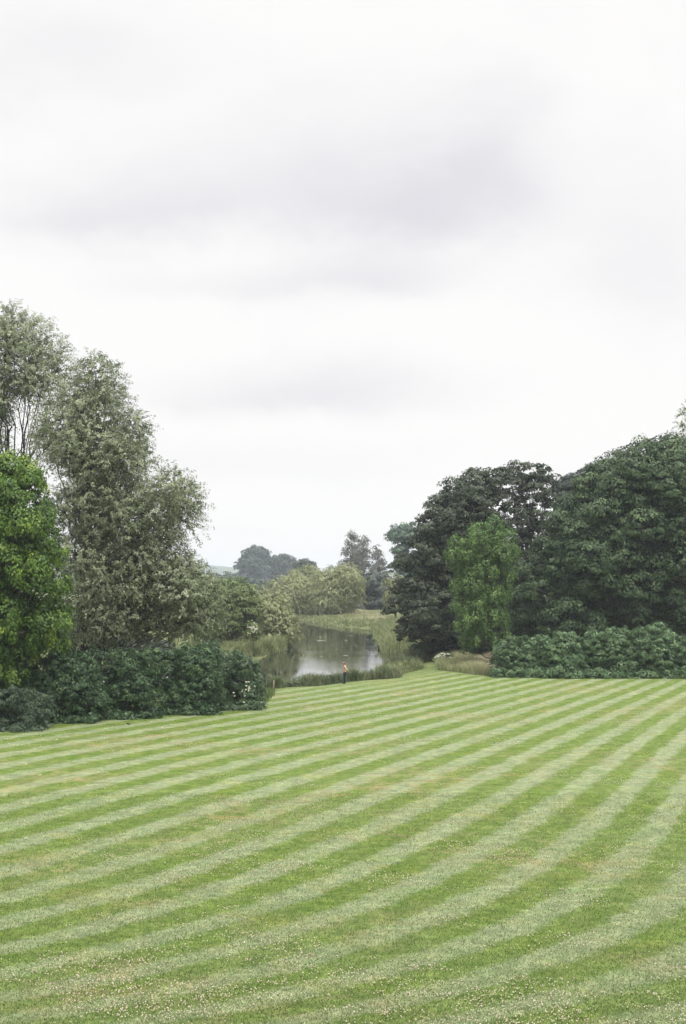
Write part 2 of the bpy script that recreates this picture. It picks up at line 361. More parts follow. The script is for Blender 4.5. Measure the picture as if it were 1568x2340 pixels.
# ------------------------------------------------------------ left: tall willows
tree('willow_tree', 'tallest grey-green willow at the left edge with dark upright stems showing through', 'tree', 15, 104,
     [(20, 745, 45), (-40, 760, 60), (75, 775, 45), (-90, 850, 70), (110, 812, 38), (30, 830, 55), (95, 870, 45), (-30, 880, 60), (130, 850, 24), (60, 900, 28), (-60, 960, 60), (-110, 960, 70), (-70, 1060, 70), (-20, 940, 40)],
     willow_lobe, M_WILLOW, BARK_WILLOW, trunk_r=.36, kw=dict(WK, dens=6.0), stems=[(-40, .78), (10, .72), (45, .66)], front=.5, back=.1, depth=.4, limbs=.7, twigs=7, split=.7)
tree('willow_tree', 'broad grey-green willow leaning right beside the river, crown in several feathery domes', 'tree', 190, 98,
     [(225, 858, 38), (175, 905, 42), (245, 905, 34), (135, 960, 45), (215, 955, 55), (300, 975, 30), (285, 1010, 34), (110, 1020, 40), (165, 1040, 48), (235, 1050, 55), (290, 1058, 38),
      (330, 1045, 18), (200, 1110, 50), (270, 1120, 50), (310, 1138, 30), (398, 1118, 42), (425, 1150, 30), (370, 1165, 44), (415, 1190, 32), (150, 1170, 45), (210, 1190, 50), (290, 1200, 50), (345, 1225, 40), (395, 1235, 24),
      (170, 1270, 55), (240, 1270, 55), (310, 1290, 45), (370, 1290, 35), (420, 1310, 38), (445, 1340, 40), (190, 1350, 55), (260, 1350, 50), (330, 1350, 50), (395, 1360, 50), (458, 1385, 38), (472, 1345, 22), (486, 1408, 22),
      (200, 1430, 50), (280, 1430, 55), (360, 1430, 50), (430, 1420, 42), (465, 1425, 28)],
     willow_lobe, M_WILLOW, BARK_WILLOW, trunk_r=.36, kw=dict(WK, dens=9.0), stems=[(-60, .8), (0, .72), (70, .5)], front=.5, back=.12, depth=.42, limbs=.6, twigs=6, split=.6)
# dead twigs
# bright green tree, far left, nearest
tree('lime_tree', 'bright yellow-green broadleaf tree hanging low at the left edge', 'tree', -60, 86,
     [(20, 1075, 48), (-50, 1070, 60), (60, 1090, 34), (-10, 1150, 60), (70, 1160, 42), (100, 1185, 26), (20, 1230, 55), (90, 1240, 40), (118, 1270, 26), (-30, 1300, 60), (60, 1310, 48), (122, 1335, 30), (30, 1390, 50), (110, 1400, 38), (140, 1425, 22),
      (-20, 1450, 60), (80, 1450, 42), (40, 1500, 42), (110, 1470, 36), (10, 1550, 40), (50, 1560, 28), (-60, 1540, 60), (-100, 1200, 70), (-100, 1380, 70)],
     broad_lobe, M_LIME, trunk_r=.4, kw=dict(dens=3.4, ls=.19, cr=.52, cflat=.75, drop=.4, clump_n=46), front=.9, back=.3, depth=.5, twigs=2)

# hedge shrubs, left
HK = dict(dens=10, ls=.13, cr=.32, cflat=.85, clump_n=30, squash=1.)
def shrub(label, base, D, lobes, mat, kw=HK, group=None, name='shrub', gz=0., **k):
    lobes = list(lobes)
    if len(lobes) > 6 and lobes[0][2] > 15:
        x0 = min(l[0]-l[2]*.6 for l in lobes); x1 = max(l[0]+l[2]*.6 for l in lobes); top = sorted(lobes, key=lambda l: l[1])[:5]
        for dd in (-.9, -2.0):
            Yg = HY+CAMH*F/(D+dd); X = x0
            while X < x1: q = random.uniform(8, 15); lobes.append((X, Yg-q*random.uniform(.35, .8), q, dd+random.uniform(-.3, .3))); X += q*1.15
        for X, Y, R_, *_ in top:
            for _q in range(3): lobes.append((X+random.uniform(-.8, .8)*R_, Y-R_*random.uniform(.72, 1.12), random.uniform(3, 7), random.uniform(-1.5, 1)))
    return tree(name, label, 'shrub', base, D, lobes, broad_lobe, mat, trunk_r=.07, gz=gz, kw=kw, front=k.get('front', .9), back=k.get('back', .4), depth=k.get('depth', .4), limbs=.7, twigs=0, group=group, leafpart='foliage', stems=k.get('stems'))
GH = 'dark shrubs along the left lawn edge'
shrub('low grey-green shrub in the bottom-left corner of the shrub belt', 40, 82.5, [(-10, 1610, 30), (30, 1605, 30), (70, 1608, 26), (100, 1615, 20), (5, 1635, 22), (60, 1632, 20), (105, 1634, 14), (-60, 1605, 40), (-20, 1640, 18), (30, 1640, 16), (85, 1642, 12)],
      leaf_mat('privet_leaf', (.035, .065, .035), (.07, .11, .06), (.13, .17, .10), .2), dict(HK, ls=.10, cr=.3), GH)
shrub('dark shrub under the bright green tree, wide and ragged, meeting the low grey-green shrub', 150, 87, [(110, 1540, 34), (150, 1530, 36), (190, 1530, 36), (90, 1580, 34), (140, 1575, 38), (190, 1575, 38), (120, 1612, 28), (170, 1612, 30), (215, 1605, 34), (60, 1560, 36), (10, 1560, 40)], M_HEDGE, HK, GH)
shrub('dark glossy shrub in the middle of the left belt, behind the small dark bird', 290, 89.5, [(240, 1528, 32), (290, 1525, 34), (340, 1522, 32), (230, 1570, 36), (280, 1568, 38), (330, 1565, 38), (250, 1605, 30), (300, 1605, 30), (345, 1602, 30)], M_HEDGE, HK, GH)
shrub('dark glossy shrub between the middle of the belt and the white-flowered one', 420, 92, [(385, 1520, 30), (430, 1512, 32), (470, 1512, 30), (380, 1560, 36), (430, 1555, 38), (475, 1555, 36), (390, 1600, 30), (440, 1597, 30), (480, 1593, 28)], M_HEDGE, HK, GH)
end = shrub('lighter green shrub at the right end of the belt carrying white blossom', 545, 95, [(500, 1515, 28), (535, 1520, 26), (565, 1535, 26), (500, 1555, 32), (545, 1560, 32), (580, 1565, 24), (515, 1592, 28), (560, 1592, 26), (588, 1592, 16), (480, 1500, 24)],
            leaf_mat('rose_leaf', (.045, .085, .04), (.085, .145, .06), (.16, .23, .11), .25, .4, .5), HK, GH)
fl = Leaves(); pts = []
for X, Y, n in [(562, 1572, 4), (566, 1562, 2), (541, 1590, 2), (551, 1582, 2), (572, 1568, 2), (557, 1600, 1), (575, 1555, 1)]:
    for _ in range(n): pts.append(P(X+random.gauss(0, 6), Y+random.gauss(0, 5), 91.3+random.uniform(-.3, .3)))
pts = np.array(pts); pts = np.repeat(pts, 6, 0)+rng.normal(0, .03, (len(pts)*6, 3))
fl.add(pts, rng.normal(0, 1, pts.shape)+[0, -1.5, .6], rng.normal(0, 1, pts.shape), np.full(len(pts), .075), np.full(len(pts), .07), rng.random(len(pts)))
fl.build('blossom', M_PETAL, end)

# ------------------------------------------------------------ right side
DK = dict(dens=1.6, ls=.27, cr=.78, cflat=.72, clump_n=52)
GT = 'big trees on the right bank'
tree('sycamore_tree', 'dark rounded broadleaf tree overhanging the right bank of the river', 'tree', 985, 150,
     [(1085, 1115, 42), (1045, 1130, 34), (1125, 1105, 36), (1010, 1170, 34), (985, 1200, 28), (1060, 1180, 45), (960, 1235, 28), (1015, 1235, 45), (1080, 1240, 50), (1130, 1150, 32), (1120, 1210, 40), (935, 1290, 26), (975, 1290, 40), (1040, 1300, 55), (1110, 1300, 50),
      (920, 1345, 22), (960, 1350, 40), (1010, 1370, 50), (1080, 1370, 50), (915, 1395, 28), (950, 1410, 38), (1000, 1430, 48), (1060, 1430, 45), (930, 1450, 24), (965, 1470, 26), (1020, 1475, 30), (1110, 1410, 50), (1130, 1460, 40)],
     broad_lobe, M_DARK, trunk_r=.5, kw=DK, group=GT, front=.9, back=.35)
tree('maple_tree', 'open-crowned dark tree with sky showing through, between the two massive dark trees', 'tree', 1200, 158,
     [(1190, 1085, 30), (1225, 1085, 30), (1250, 1105, 24), (1170, 1115, 26), (1215, 1130, 30), (1250, 1145, 24), (1180, 1165, 26), (1225, 1180, 30), (1190, 1210, 32), (1235, 1225, 30), (1200, 1260, 40), (1180, 1320, 50), (1230, 1320, 50)],
     broad_lobe, M_DARK, trunk_r=.35, kw=dict(DK, dens=.8), group=GT, front=.5, back=.1, depth=.5, twigs=5)
tree('maple_tree', 'small dark treetop peeping above the gap left of the massive chestnut', 'tree', 1300, 172,
     [(1280, 1120, 18), (1300, 1112, 22), (1325, 1105, 28), (1350, 1095, 28), (1300, 1150, 30), (1335, 1150, 40), (1310, 1220, 50), (1350, 1300, 60)], broad_lobe, M_GREY, trunk_r=.3, kw=DK, group=GT, front=.6, back=.2)
tree('chestnut_tree', 'massive dark green domed chestnut tree filling the right edge behind the shrubs', 'tree', 1440, 139,
     [(1470, 1050, 45), (1518, 1044, 43), (1562, 1068, 46), (1420, 1065, 36), (1380, 1085, 34), (1345, 1110, 24), (1610, 1110, 60), (1350, 1150, 40), (1400, 1130, 45), (1460, 1120, 50), (1530, 1120, 55), (1600, 1130, 60), (1305, 1165, 28), (1275, 1200, 28), (1330, 1210, 45), (1390, 1210, 50),
      (1460, 1200, 55), (1540, 1200, 60), (1620, 1210, 60), (1245, 1255, 28), (1290, 1265, 42), (1350, 1280, 50), (1420, 1280, 50), (1500, 1280, 60), (1580, 1290, 60), (1215, 1310, 30), (1255, 1330, 42), (1310, 1350, 48), (1380, 1350, 50), (1460, 1360, 55), (1550, 1370, 55),
      (1200, 1370, 32), (1230, 1400, 42), (1290, 1415, 45), (1360, 1420, 45), (1430, 1420, 45), (1500, 1430, 40), (1580, 1430, 50), (1190, 1430, 34), (1240, 1455, 36), (1320, 1460, 30)],
     broad_lobe, M_DARK2, trunk_r=.7, kw=dict(DK, dens=1.5, cr=.9, clump_n=56), group=GT, front=1., back=.25, depth=.45)
tree('poplar_tree', 'tall thin pale treetop cut off by the right edge of the picture', 'tree', 1600, 150,
     [(1568, 945, 12), (1590, 935, 24), (1558, 972, 9), (1580, 980, 20), (1551, 998, 7), (1575, 1012, 16), (1620, 980, 40), (1600, 1100, 50)], willow_lobe, M_MID, trunk_r=.3, kw=dict(dens=3, ls=.2, tl=1.0, w=.5, k=12), front=.5, back=.2, twigs=5)
tree('ash_tree', 'small bright green drooping tree in front of the dark sycamore and chestnut', 'tree', 1150, 132,
     [(1128, 1200, 24), (1092, 1214, 22), (1158, 1222, 18), (1050, 1240, 20), (1034, 1262, 14), (1172, 1255, 14), (1062, 1255, 20), (1110, 1250, 34), (1150, 1255, 26), (1045, 1285, 16), (1085, 1295, 34), (1135, 1300, 34), (1160, 1310, 18), (1058, 1335, 26), (1105, 1345, 32), (1145, 1350, 26), (1050, 1380, 18), (1085, 1390, 28), (1130, 1395, 26),
      (1055, 1420, 18), (1095, 1430, 24), (1150, 1420, 18), (1070, 1455, 17), (1120, 1455, 20), (1072, 1478, 12), (1155, 1460, 18)],
     broad_lobe, M_ASH, trunk_r=.22, kw=dict(dens=2.8, ls=.18, cr=.42, cflat=.8, drop=.8, clump_n=44), front=.6, back=.3, depth=.45, twigs=3)
SK = dict(dens=6.5, ls=.16, cr=.38, cflat=.85, clump_n=34, squash=1.)
GR = 'pale green shrubs on the right lawn edge'
shrub('pale green shrub at the left end of the right-hand group, beside the dry grass', 1175, 124, [(1150, 1490, 18), (1175, 1480, 20), (1210, 1482, 20), (1140, 1510, 17), (1170, 1510, 24), (1210, 1510, 24), (1150, 1530, 16), (1195, 1530, 18), (1230, 1525, 20)], M_SHRUB, SK, GR)
shrub('pale green shrub of the right-hand group with the little sapling at its foot', 1290, 123, [(1245, 1480, 20), (1280, 1474, 22), (1310, 1472, 20), (1250, 1505, 24), (1290, 1505, 26), (1325, 1500, 24), (1255, 1530, 18), (1300, 1530, 20), (1335, 1528, 18)], M_SHRUB, SK, GR)
shrub('pale green shrub third from the left in the right-hand group, dipping low on top', 1390, 123, [(1350, 1472, 20), (1380, 1466, 20), (1415, 1464, 22), (1360, 1500, 26), (1400, 1498, 28), (1435, 1495, 24), (1365, 1530, 18), (1410, 1530, 20), (1445, 1528, 18)], M_SHRUB, SK, GR)
shrub('tallest pale green shrub of the right-hand group, cut off by the picture edge', 1510, 123, [(1465, 1460, 22), (1495, 1452, 22), (1525, 1465, 24), (1555, 1482, 24), (1470, 1495, 28), (1515, 1500, 30), (1560, 1508, 28), (1475, 1530, 18), (1520, 1530, 20), (1565, 1530, 20), (1610, 1500, 40)], M_SHRUB, SK, GR)
shrub('tiny leafy sapling standing alone on the lawn edge before the right-hand shrubs', 1300, 120, [(1301, 1541, 5), (1296, 1546, 4), (1307, 1547, 4)], M_SHRUB, dict(dens=14, ls=.13, cr=.15, cflat=.8, clump_n=10), None, 'sapling')

tree('understory_tree', 'dark low tree in the shade behind the foot of the small drooping bright green tree', 'tree', 1150, 152,
     [(1060, 1460, 26), (1100, 1450, 34), (1150, 1450, 36), (1200, 1450, 36), (1250, 1460, 30), (1130, 1485, 24), (1180, 1485, 24), (1080, 1488, 20), (1230, 1488, 24), (1175, 1392, 30), (1192, 1420, 32), (1172, 1352, 24)], broad_lobe, M_DARK, trunk_r=.15, kw=DK, front=.6, back=.2, twigs=0)
tree('understory_tree', 'dark low tree in the shade under the right part of the massive chestnut', 'tree', 1420, 150,
     [(1310, 1460, 36), (1370, 1455, 36), (1430, 1450, 40), (1490, 1450, 40), (1550, 1450, 40), (1610, 1450, 40), (1340, 1490, 24), (1460, 1490, 24), (1560, 1490, 24)], broad_lobe, M_DARK, trunk_r=.15, kw=dict(DK, dens=.7), front=.6, back=.2, twigs=0)
tree('understory_tree', 'dark low tree behind the left shrub belt under the big willow', 'tree', 250, 112,
     [(60, 1470, 40), (120, 1470, 40), (180, 1480, 36), (240, 1480, 36), (300, 1485, 32), (360, 1490, 28), (400, 1496, 22), (0, 1470, 50)], broad_lobe, M_GREY, trunk_r=.15, kw=dict(DK, ls=.22, cr=.6, dens=2.2), front=.6, back=.2, twigs=0)
# ------------------------------------------------------------ middle distance
FK = dict(dens=.45, ls=.5, cr=1.4, cflat=.65, clump_n=46)
tree('hawthorn_tree', 'rounded yellow-green tree between the big left willow and the bushy riverside willow', 'tree', 530, 165,
     [(500, 1360, 30), (530, 1350, 30), (560, 1365, 26), (480, 1390, 34), (520, 1395, 38), (565, 1395, 26), (575, 1415, 18), (500, 1430, 34), (545, 1430, 28), (480, 1455, 28), (520, 1460, 26)],
     broad_lobe, M_MID, trunk_r=.3, kw=dict(dens=1.6, ls=.25, cr=.8, clump_n=44), gz=-.2)
tree('hedge_tree', 'broad olive green tree rising behind the left willow below the blue hills', 'tree', 500, 240,
     [(500, 1345, 22), (470, 1348, 24), (530, 1350, 22), (560, 1362, 24), (440, 1350, 24), (500, 1385, 34), (560, 1395, 30), (450, 1390, 34), (585, 1375, 16)],
     broad_lobe, M_MID, trunk_r=.3, kw=dict(FK, dens=.6, ls=.5))
tree('bushy_willow', 'bushy olive willow rooted at the water edge on the left bank', 'tree', 632, 186,
     [(615, 1385, 22), (635, 1380, 18), (600, 1405, 24), (630, 1405, 28), (650, 1415, 18), (600, 1435, 28), (635, 1440, 30), (665, 1440, 16), (672, 1455, 9), (605, 1462, 22), (640, 1465, 20)],
     willow_lobe, M_FARW, BARK_WILLOW, trunk_r=.3, kw=dict(dens=6, ls=.28, tl=1.6, w=.42, k=18), gz=-.5, front=1., depth=.6, twigs=0)
def weeping(LV, c, R, dens, ls=.34, vb=0., **k):
    a = willow_lobe(LV, c, R, dens*4.5, ls*.85, tl=1.7, vb=vb, k=16, droop=.95, w=.5)
    curtain(LV, c, R*.95, int(R*R*dens*22), ls, R*1.5, vb=vb, w=.35); return a
GW = 'pale weeping willows across the river'
tree('weeping_willow', 'largest pale weeping willow at the head of the river with a dome-shaped top', 'tree', 775, 292,
     [(765, 1320, 26), (790, 1322, 24), (745, 1335, 28), (812, 1340, 18), (775, 1350, 34), (735, 1365, 26), (805, 1360, 22), (750, 1385, 26), (785, 1385, 24)], weeping, M_FARW, trunk_r=.4, kw=dict(dens=.6), gz=-.3, group=GW, twigs=0)
tree('weeping_willow', 'pale weeping willow behind the bushy one, left of the largest weeping willow', 'tree', 665, 300,
     [(640, 1345, 24), (668, 1335, 24), (695, 1345, 22), (615, 1355, 20), (650, 1370, 30), (690, 1375, 26), (715, 1385, 18), (700, 1395, 18)], weeping, M_FARW, trunk_r=.4, kw=dict(dens=.6), gz=-.3, group=GW, twigs=0)
tree('weeping_willow', 'pale willow treetop standing behind and between the other two weeping willows', 'tree', 708, 335,
     [(705, 1312, 20), (722, 1318, 18), (685, 1320, 20), (700, 1340, 26), (725, 1345, 22)], weeping, M_FARW, trunk_r=.4, kw=dict(dens=.6), group=GW, twigs=0)
tree('copse_tree', 'dark bluish rounded tree right of the largest weeping willow above the far meadow', 'tree', 860, 330,
     [(850, 1335, 20), (875, 1340, 22), (830, 1350, 18), (860, 1365, 28), (895, 1350, 22), (835, 1380, 20), (885, 1385, 22), (820, 1392, 14)], broad_lobe, M_GREY, trunk_r=.3, kw=dict(FK, dens=.5, ls=.6))
for lb, X, D, lob in [('tallest wispy poplar, the left one of the row on the skyline', 806, 420, [(803, 1228, 11), (806, 1243, 14), (800, 1262, 16), (808, 1282, 20), (798, 1300, 22), (806, 1322, 24)]),
                      ('wispy poplar in the middle of the skyline row, slightly shorter', 830, 428, [(832, 1238, 10), (829, 1254, 14), (835, 1272, 15), (828, 1292, 18), (834, 1315, 22)]),
                      ('narrow pointed poplar, the right one of the skyline row', 864, 440, [(860, 1254, 6), (862, 1268, 10), (866, 1285, 13), (872, 1296, 12), (866, 1310, 17), (872, 1330, 18)])]:
    tree('poplar_tree', lb, 'tree', X, D, lob, broad_lobe, M_POP, trunk_r=.3, kw=dict(dens=.5, ls=.38, cr=1.1, clump_n=30, cflat=1.1), group='poplars on the skyline', front=.4, back=.1, twigs=4, stems=[(0, .93)])
tree('copse_tree', 'low scrubby tree left of the poplars above the weeping willows', 'tree', 785, 400, [(775, 1305, 9), (788, 1303, 9), (785, 1318, 16), (800, 1330, 18), (765, 1312, 6)], broad_lobe, M_GREY, trunk_r=.2, kw=dict(FK, dens=.3), twigs=0)
tree('elm_tree', 'teal-green domed tree peeping out left of the dark riverside sycamore', 'tree', 930, 400,
     [(925, 1210, 16), (905, 1215, 13), (942, 1212, 16), (895, 1228, 9), (920, 1232, 20), (940, 1245, 20), (915, 1262, 15), (925, 1285, 18), (940, 1310, 28), (905, 1300, 14), (925, 1340, 26)], broad_lobe, M_ELM, trunk_r=.35, kw=dict(FK, dens=.3, ls=.6, cr=1.5), front=.7)
tree('field_tree', 'green tree with pale highlights low behind the left flank of the dark sycamore', 'tree', 905, 235, [(900, 1340, 14), (912, 1328, 14), (895, 1365, 14), (910, 1370, 20), (900, 1392, 14)], broad_lobe, M_FARW, trunk_r=.2, kw=dict(FK, dens=.4, ls=.38), twigs=0)
# distant
FD = dict(dens=.13, ls=1.5, cr=2.8, cflat=.7, clump_n=24)
tree('distant_tree', 'biggest distant tree, rounded and bluish, standing above the far tree line', 'tree', 583, 980,
     [(585, 1262, 15), (568, 1268, 14), (600, 1268, 14), (560, 1282, 12), (580, 1282, 18), (603, 1285, 15), (545, 1293, 8), (560, 1300, 14), (590, 1302, 16), (610, 1298, 12), (575, 1318, 16), (600, 1322, 18), (555, 1320, 14)],
     broad_lobe, M_FARD, trunk_r=.7, kw=dict(FD, dens=.13), front=.6, back=.1, depth=.5, group='trees on the far skyline', limbs=1.5)
tree('distant_tree', 'lower distant tree with a flat top right of the biggest skyline tree', 'tree', 645, 1000,
     [(628, 1280, 10), (648, 1279, 11), (664, 1284, 11), (622, 1296, 12), (640, 1296, 14), (660, 1298, 13), (675, 1295, 9), (650, 1315, 18), (625, 1318, 16)], broad_lobe, M_FARD, trunk_r=.6, kw=dict(FD, dens=.13), front=.6, back=.1, group='trees on the far skyline', limbs=1.5)
tree('distant_tree', 'small dark green domed tree behind the willows, right of the flat-topped one', 'tree', 695, 600,
     [(683, 1296, 9), (697, 1290, 10), (710, 1295, 9), (690, 1305, 12), (706, 1308, 11), (695, 1325, 16)], broad_lobe, M_FARD, trunk_r=.5, kw=dict(FD, dens=.3, ls=.9, cr=1.8), front=.6, back=.1, group='trees on the far skyline')
# far-off wood under the skyline
wl = Leaves()
for X in np.arange(380, 960, 9):
    y0 = np.interp(X, [380, 440, 500, 530, 600, 660, 720, 960], [1302, 1305, 1310, 1308, 1322, 1318, 1330, 1330])
    for Dd in (700, 850, 1080):
        c = P(X+random.uniform(-5, 5), y0+random.uniform(-3, 4)+18, Dd); broad_lobe(wl, c, 14*Dd/F*random.uniform(.8, 1.2), .09, 1.4, cr=2.6, clump_n=20, squash=.8)
tag(wl.build('far_woodland', M_FARD, None), 'far-off bluish belt of trees below the skyline', kind='stuff')

# hills
def hill(D, ys, seed, amp, mat):
    xs = np.linspace(-5500, 5500, 1800); r = np.random.default_rng(seed); X = xs/D*F+CX
    z = CAMH-(np.interp(X, *ys)-HY)*D/F+sum(amp/(k+1)*np.sin(xs*.01*(k+1)**1.4+r.random()*9) for k in range(8))+np.abs(r.normal(0, amp*.25, len(xs)))
    prof = [(-350, 0), (-200, .45), (-90, .8), (0, 1), (150, .9), (500, 0)]
    V = np.concatenate([np.stack([xs, D+dy+0*xs, np.maximum(z*f, -1)+r.normal(0, amp*.2, len(xs))*(0 < f < 1)], 1) for dy, f in prof]); n = len(xs)
    i = np.arange(n-1); Q = np.concatenate([np.stack([k*n+i, k*n+i+1, (k+1)*n+i+1, (k+1)*n+i], 1) for k in range(len(prof)-1)])
    return tag(link('hills', mesh_np('hills', V, Q, np.full(len(Q), 4), smooth=True), mat), kind='structure')
HM = plain('wooded_hill', (.06, .085, .045), .9, .5, .02)
hill(3200, ([-2000, 0, 300, 420, 470, 540, 620, 900, 1500, 3500], [1268, 1270, 1276, 1282, 1289, 1298, 1304, 1306, 1300, 1290]), 3, 1.1, HM)

# ------------------------------------------------------------ banks, reeds, rough grass
def vn(x, y, s, k):
    r = np.random.default_rng(k); o = 0
    for j in range(5): a, b_, c = r.normal(0, 1, 2)/s*2, r.random()*6.3, 1; o = o+np.sin(x*a[0]+y*a[1]+b_)
    return o/2.2
def scatter(poly, n):
    lo, hi = poly.min(0), poly.max(0); q = lo+(hi-lo)*rng.random((n*3, 2)); s = sdist(q[:, 0], q[:, 1], poly); q = q[s < 0][:n]
    return q
def reed_patch(name, label, line, width, n, h, mat, w=.05, lean=.32, cat='reeds', kind=None, v0=.5):
    """blades standing along a line of ground points"""
    line = np.array(line); seg = np.linalg.norm(np.diff(line, axis=0), axis=1); cum = np.concatenate([[0], np.cumsum(seg)])
    t = rng.random(n)*cum[-1]; x = np.interp(t, cum, line[:, 0]); y = np.interp(t, cum, line[:, 1])
    o = np.clip(rng.normal(0, .45, (n, 2)), -1, 1)*width; x = x+o[:, 0]; y = y+o[:, 1]
    bump = .66+.42*np.clip(vn(x, y, .9, 3)+.5*vn(x, y, 2.5, 8), -1.6, 1.3)+.16*rng.normal(size=n)
    hh = h*np.clip(bump, .15, 1.3)*(.75+.4*rng.random(n))*np.clip(1.25-np.abs(o[:, 0])/width*.6, .4, 1)
    z = height(x, y); z = np.maximum(z, WZ-.15)-.02; pts = np.stack([x, y, z], 1)
    v = np.clip(v0+.2*np.sin(t*1.1+o[:, 1])+rng.normal(0, .18, n), 0, 1)
    if kind: ob = blade_obj(name, pts, hh, np.full(n, w)*(.7+.6*rng.random(n)), lean, v, mat); return tag(ob, label, kind=kind)
    root = empty(name, (float(np.mean(line[:, 0])), float(np.mean(line[:, 1])), hz(*line.mean(0))), label, cat)
    blade_obj('leaf_blades', pts, hh, np.full(n, w)*(.7+.6*rng.random(n)), lean, v, mat, root)
    LV = Leaves(); nb = max(3, int(cum[-1]*5))
    for i in range(nb):
        tt = rng.random()*cum[-1]; c = np.array([np.interp(tt, cum, line[:, 0]), np.interp(tt, cum, line[:, 1]), 0.])
        c[:2] += rng.normal(0, width*.45, 2); c[2] = hz(c[0], c[1])+h*(.15+.45*rng.random()); broad_lobe(LV, c, h*(.14+.2*rng.random()), 16, .10, cr=.18, cflat=1., clump_n=14, vb=.1)
    LV.build('broad_leaves', mat, root); return root
M_REEDB = leaf_mat('sedge_leaf', (.06, .085, .04), (.13, .17, .08), (.28, .29, .17), .25)
g2 = lambda X, Y, z=0.: G(X, Y, z)[:2]
reed_patch('reed_clump', 'small reed clump between the hedge end and the open water', [g2(620, 1573), g2(641, 1571)], .4, 2200, .8, M_REEDB)
reed_patch('reed_clump', 'tiny isolated tuft of reeds at the water edge, left of the long reed clump', [g2(661, 1569), g2(665, 1568)], .15, 300, .6, M_REEDB)
reed_patch('reed_clump', 'long dark green reed clump left of the standing person', [g2(676, 1563), g2(725, 1557), g2(775, 1553)], .9, 7500, .95, M_REEDB)
reed_patch('reed_clump', 'leafy reed clump just right of the standing person', [g2(792, 1551), g2(832, 1550)], .8, 5000, .95, M_REEDB)
reed_patch('reed_clump', 'bushy rounded reed clump beside the bright gap of water', [g2(862, 1550), g2(895, 1546)], .9, 6000, 1.15, M_REEDB, v0=.6)
reed_patch('reed_clump', 'tall weedy plants on the right river corner below the dark sycamore', [g2(885, 1530), g2(915, 1525), g2(945, 1520)], 1.3, 6000, 1.0, M_REED, v0=.55)
reed_patch('reed_clump', 'weeds at the foot of the dark sycamore beside the grassy gap', [g2(905, 1512), g2(935, 1507), g2(965, 1500)], 1.6, 7000, 1.1, M_REEDB, v0=.5)
R_ = lambda X, Y: G(X, Y, WZ)[:2]
reed_patch('left_bank_reeds', 'lush light green reeds rounding the left river bend', [R_(505, 1514), R_(545, 1505), R_(575, 1499), R_(600, 1494), R_(622, 1488), R_(634, 1482)], 1.2, 22000, 1.5, M_REED, .075, kind='stuff', v0=.6)
reed_patch('left_bank_reeds', 'light green reeds on the left bank behind the first bend', [R_(480, 1488), R_(525, 1482), R_(570, 1478)], 2.4, 16000, 2.6, M_REED, .08, kind='stuff', v0=.65)
reed_patch('right_bank_reeds', 'pale weeds along the right river bank beside the landing stage', [R_(926, 1496), R_(924, 1480), R_(905, 1464), R_(890, 1448), R_(886, 1440)], 1.3, 20000, 1.2, M_REED, .085, kind='stuff', v0=.65)
reed_patch('right_bank_reeds', 'tall weeds behind the landing stage under the sycamore', [R_(935, 1494), R_(920, 1472), R_(905, 1452), R_(895, 1438)], 3.2, 26000, 1.9, M_REED, .085, kind='stuff', v0=.5)
reed_patch('far_bank_reeds', 'pale green reed bed fringing the far bank', [R_(868, 1434), R_(800, 1428), R_(745, 1421), R_(712, 1414)], 4., 26000, .8, M_REED, .12, kind='stuff', v0=.6)
mp_ = np.array([R_(880, 1436), R_(800, 1430), R_(735, 1420), R_(730, 1408), R_(760, 1400), R_(900, 1398), R_(905, 1430)])
q = scatter(mp_, 26000); n = len(q); hh = .85*(.5+.7*rng.random(n))*(.75+.35*np.sin(q[:, 0]*.5+1)*np.sin(q[:, 1]*.2))
tag(blade_obj('far_meadow_grass', np.stack([q[:, 0], q[:, 1], height(q[:, 0], q[:, 1])], 1), hh, np.full(n, .13), .3, np.clip(.35+.25*np.sin(q[:, 1]*.24+q[:, 0]*.1)+rng.normal(0, .2, n), 0, 1), M_STRAW), 'tawny tall grass on the meadow across the river', kind='stuff')
dp = np.array([g2(1000, 1529), g2(1080, 1541), g2(1150, 1545), g2(1180, 1520), g2(1120, 1507), g2(1060, 1505), g2(1000, 1503)])
q = scatter(dp, 24000); n = len(q); sx = sm((q[:, 0]-10)/5)
tag(blade_obj('dry_grass', np.stack([q[:, 0], q[:, 1], 0*q[:, 0]-.02], 1), (.75+.5*rng.random(n))*(.8+.2*np.sin(q[:, 0]*1.7)), np.full(n, .05), .3, np.clip(.2+.55*sx+rng.normal(0, .2, n), 0, 1), M_STRAW), 'pinkish dry seeding grass left of the right-hand shrubs', kind='stuff')
# ground cover under right trees
up = np.array([g2(985, 1503), g2(1060, 1504), g2(1180, 1512), g2(1190, 1490), g2(1000, 1490), g2(940, 1488), g2(940, 1500)])
q = scatter(up, 9000); n = len(q)
tag(blade_obj('undergrowth', np.stack([q[:, 0], q[:, 1], 0*q[:, 0]], 1), .5+.7*rng.random(n), np.full(n, .12), .4, np.clip(.2+rng.normal(0, .2, n), 0, 1), M_REEDB), 'dark weeds in the shade under the right-hand trees', kind='stuff')
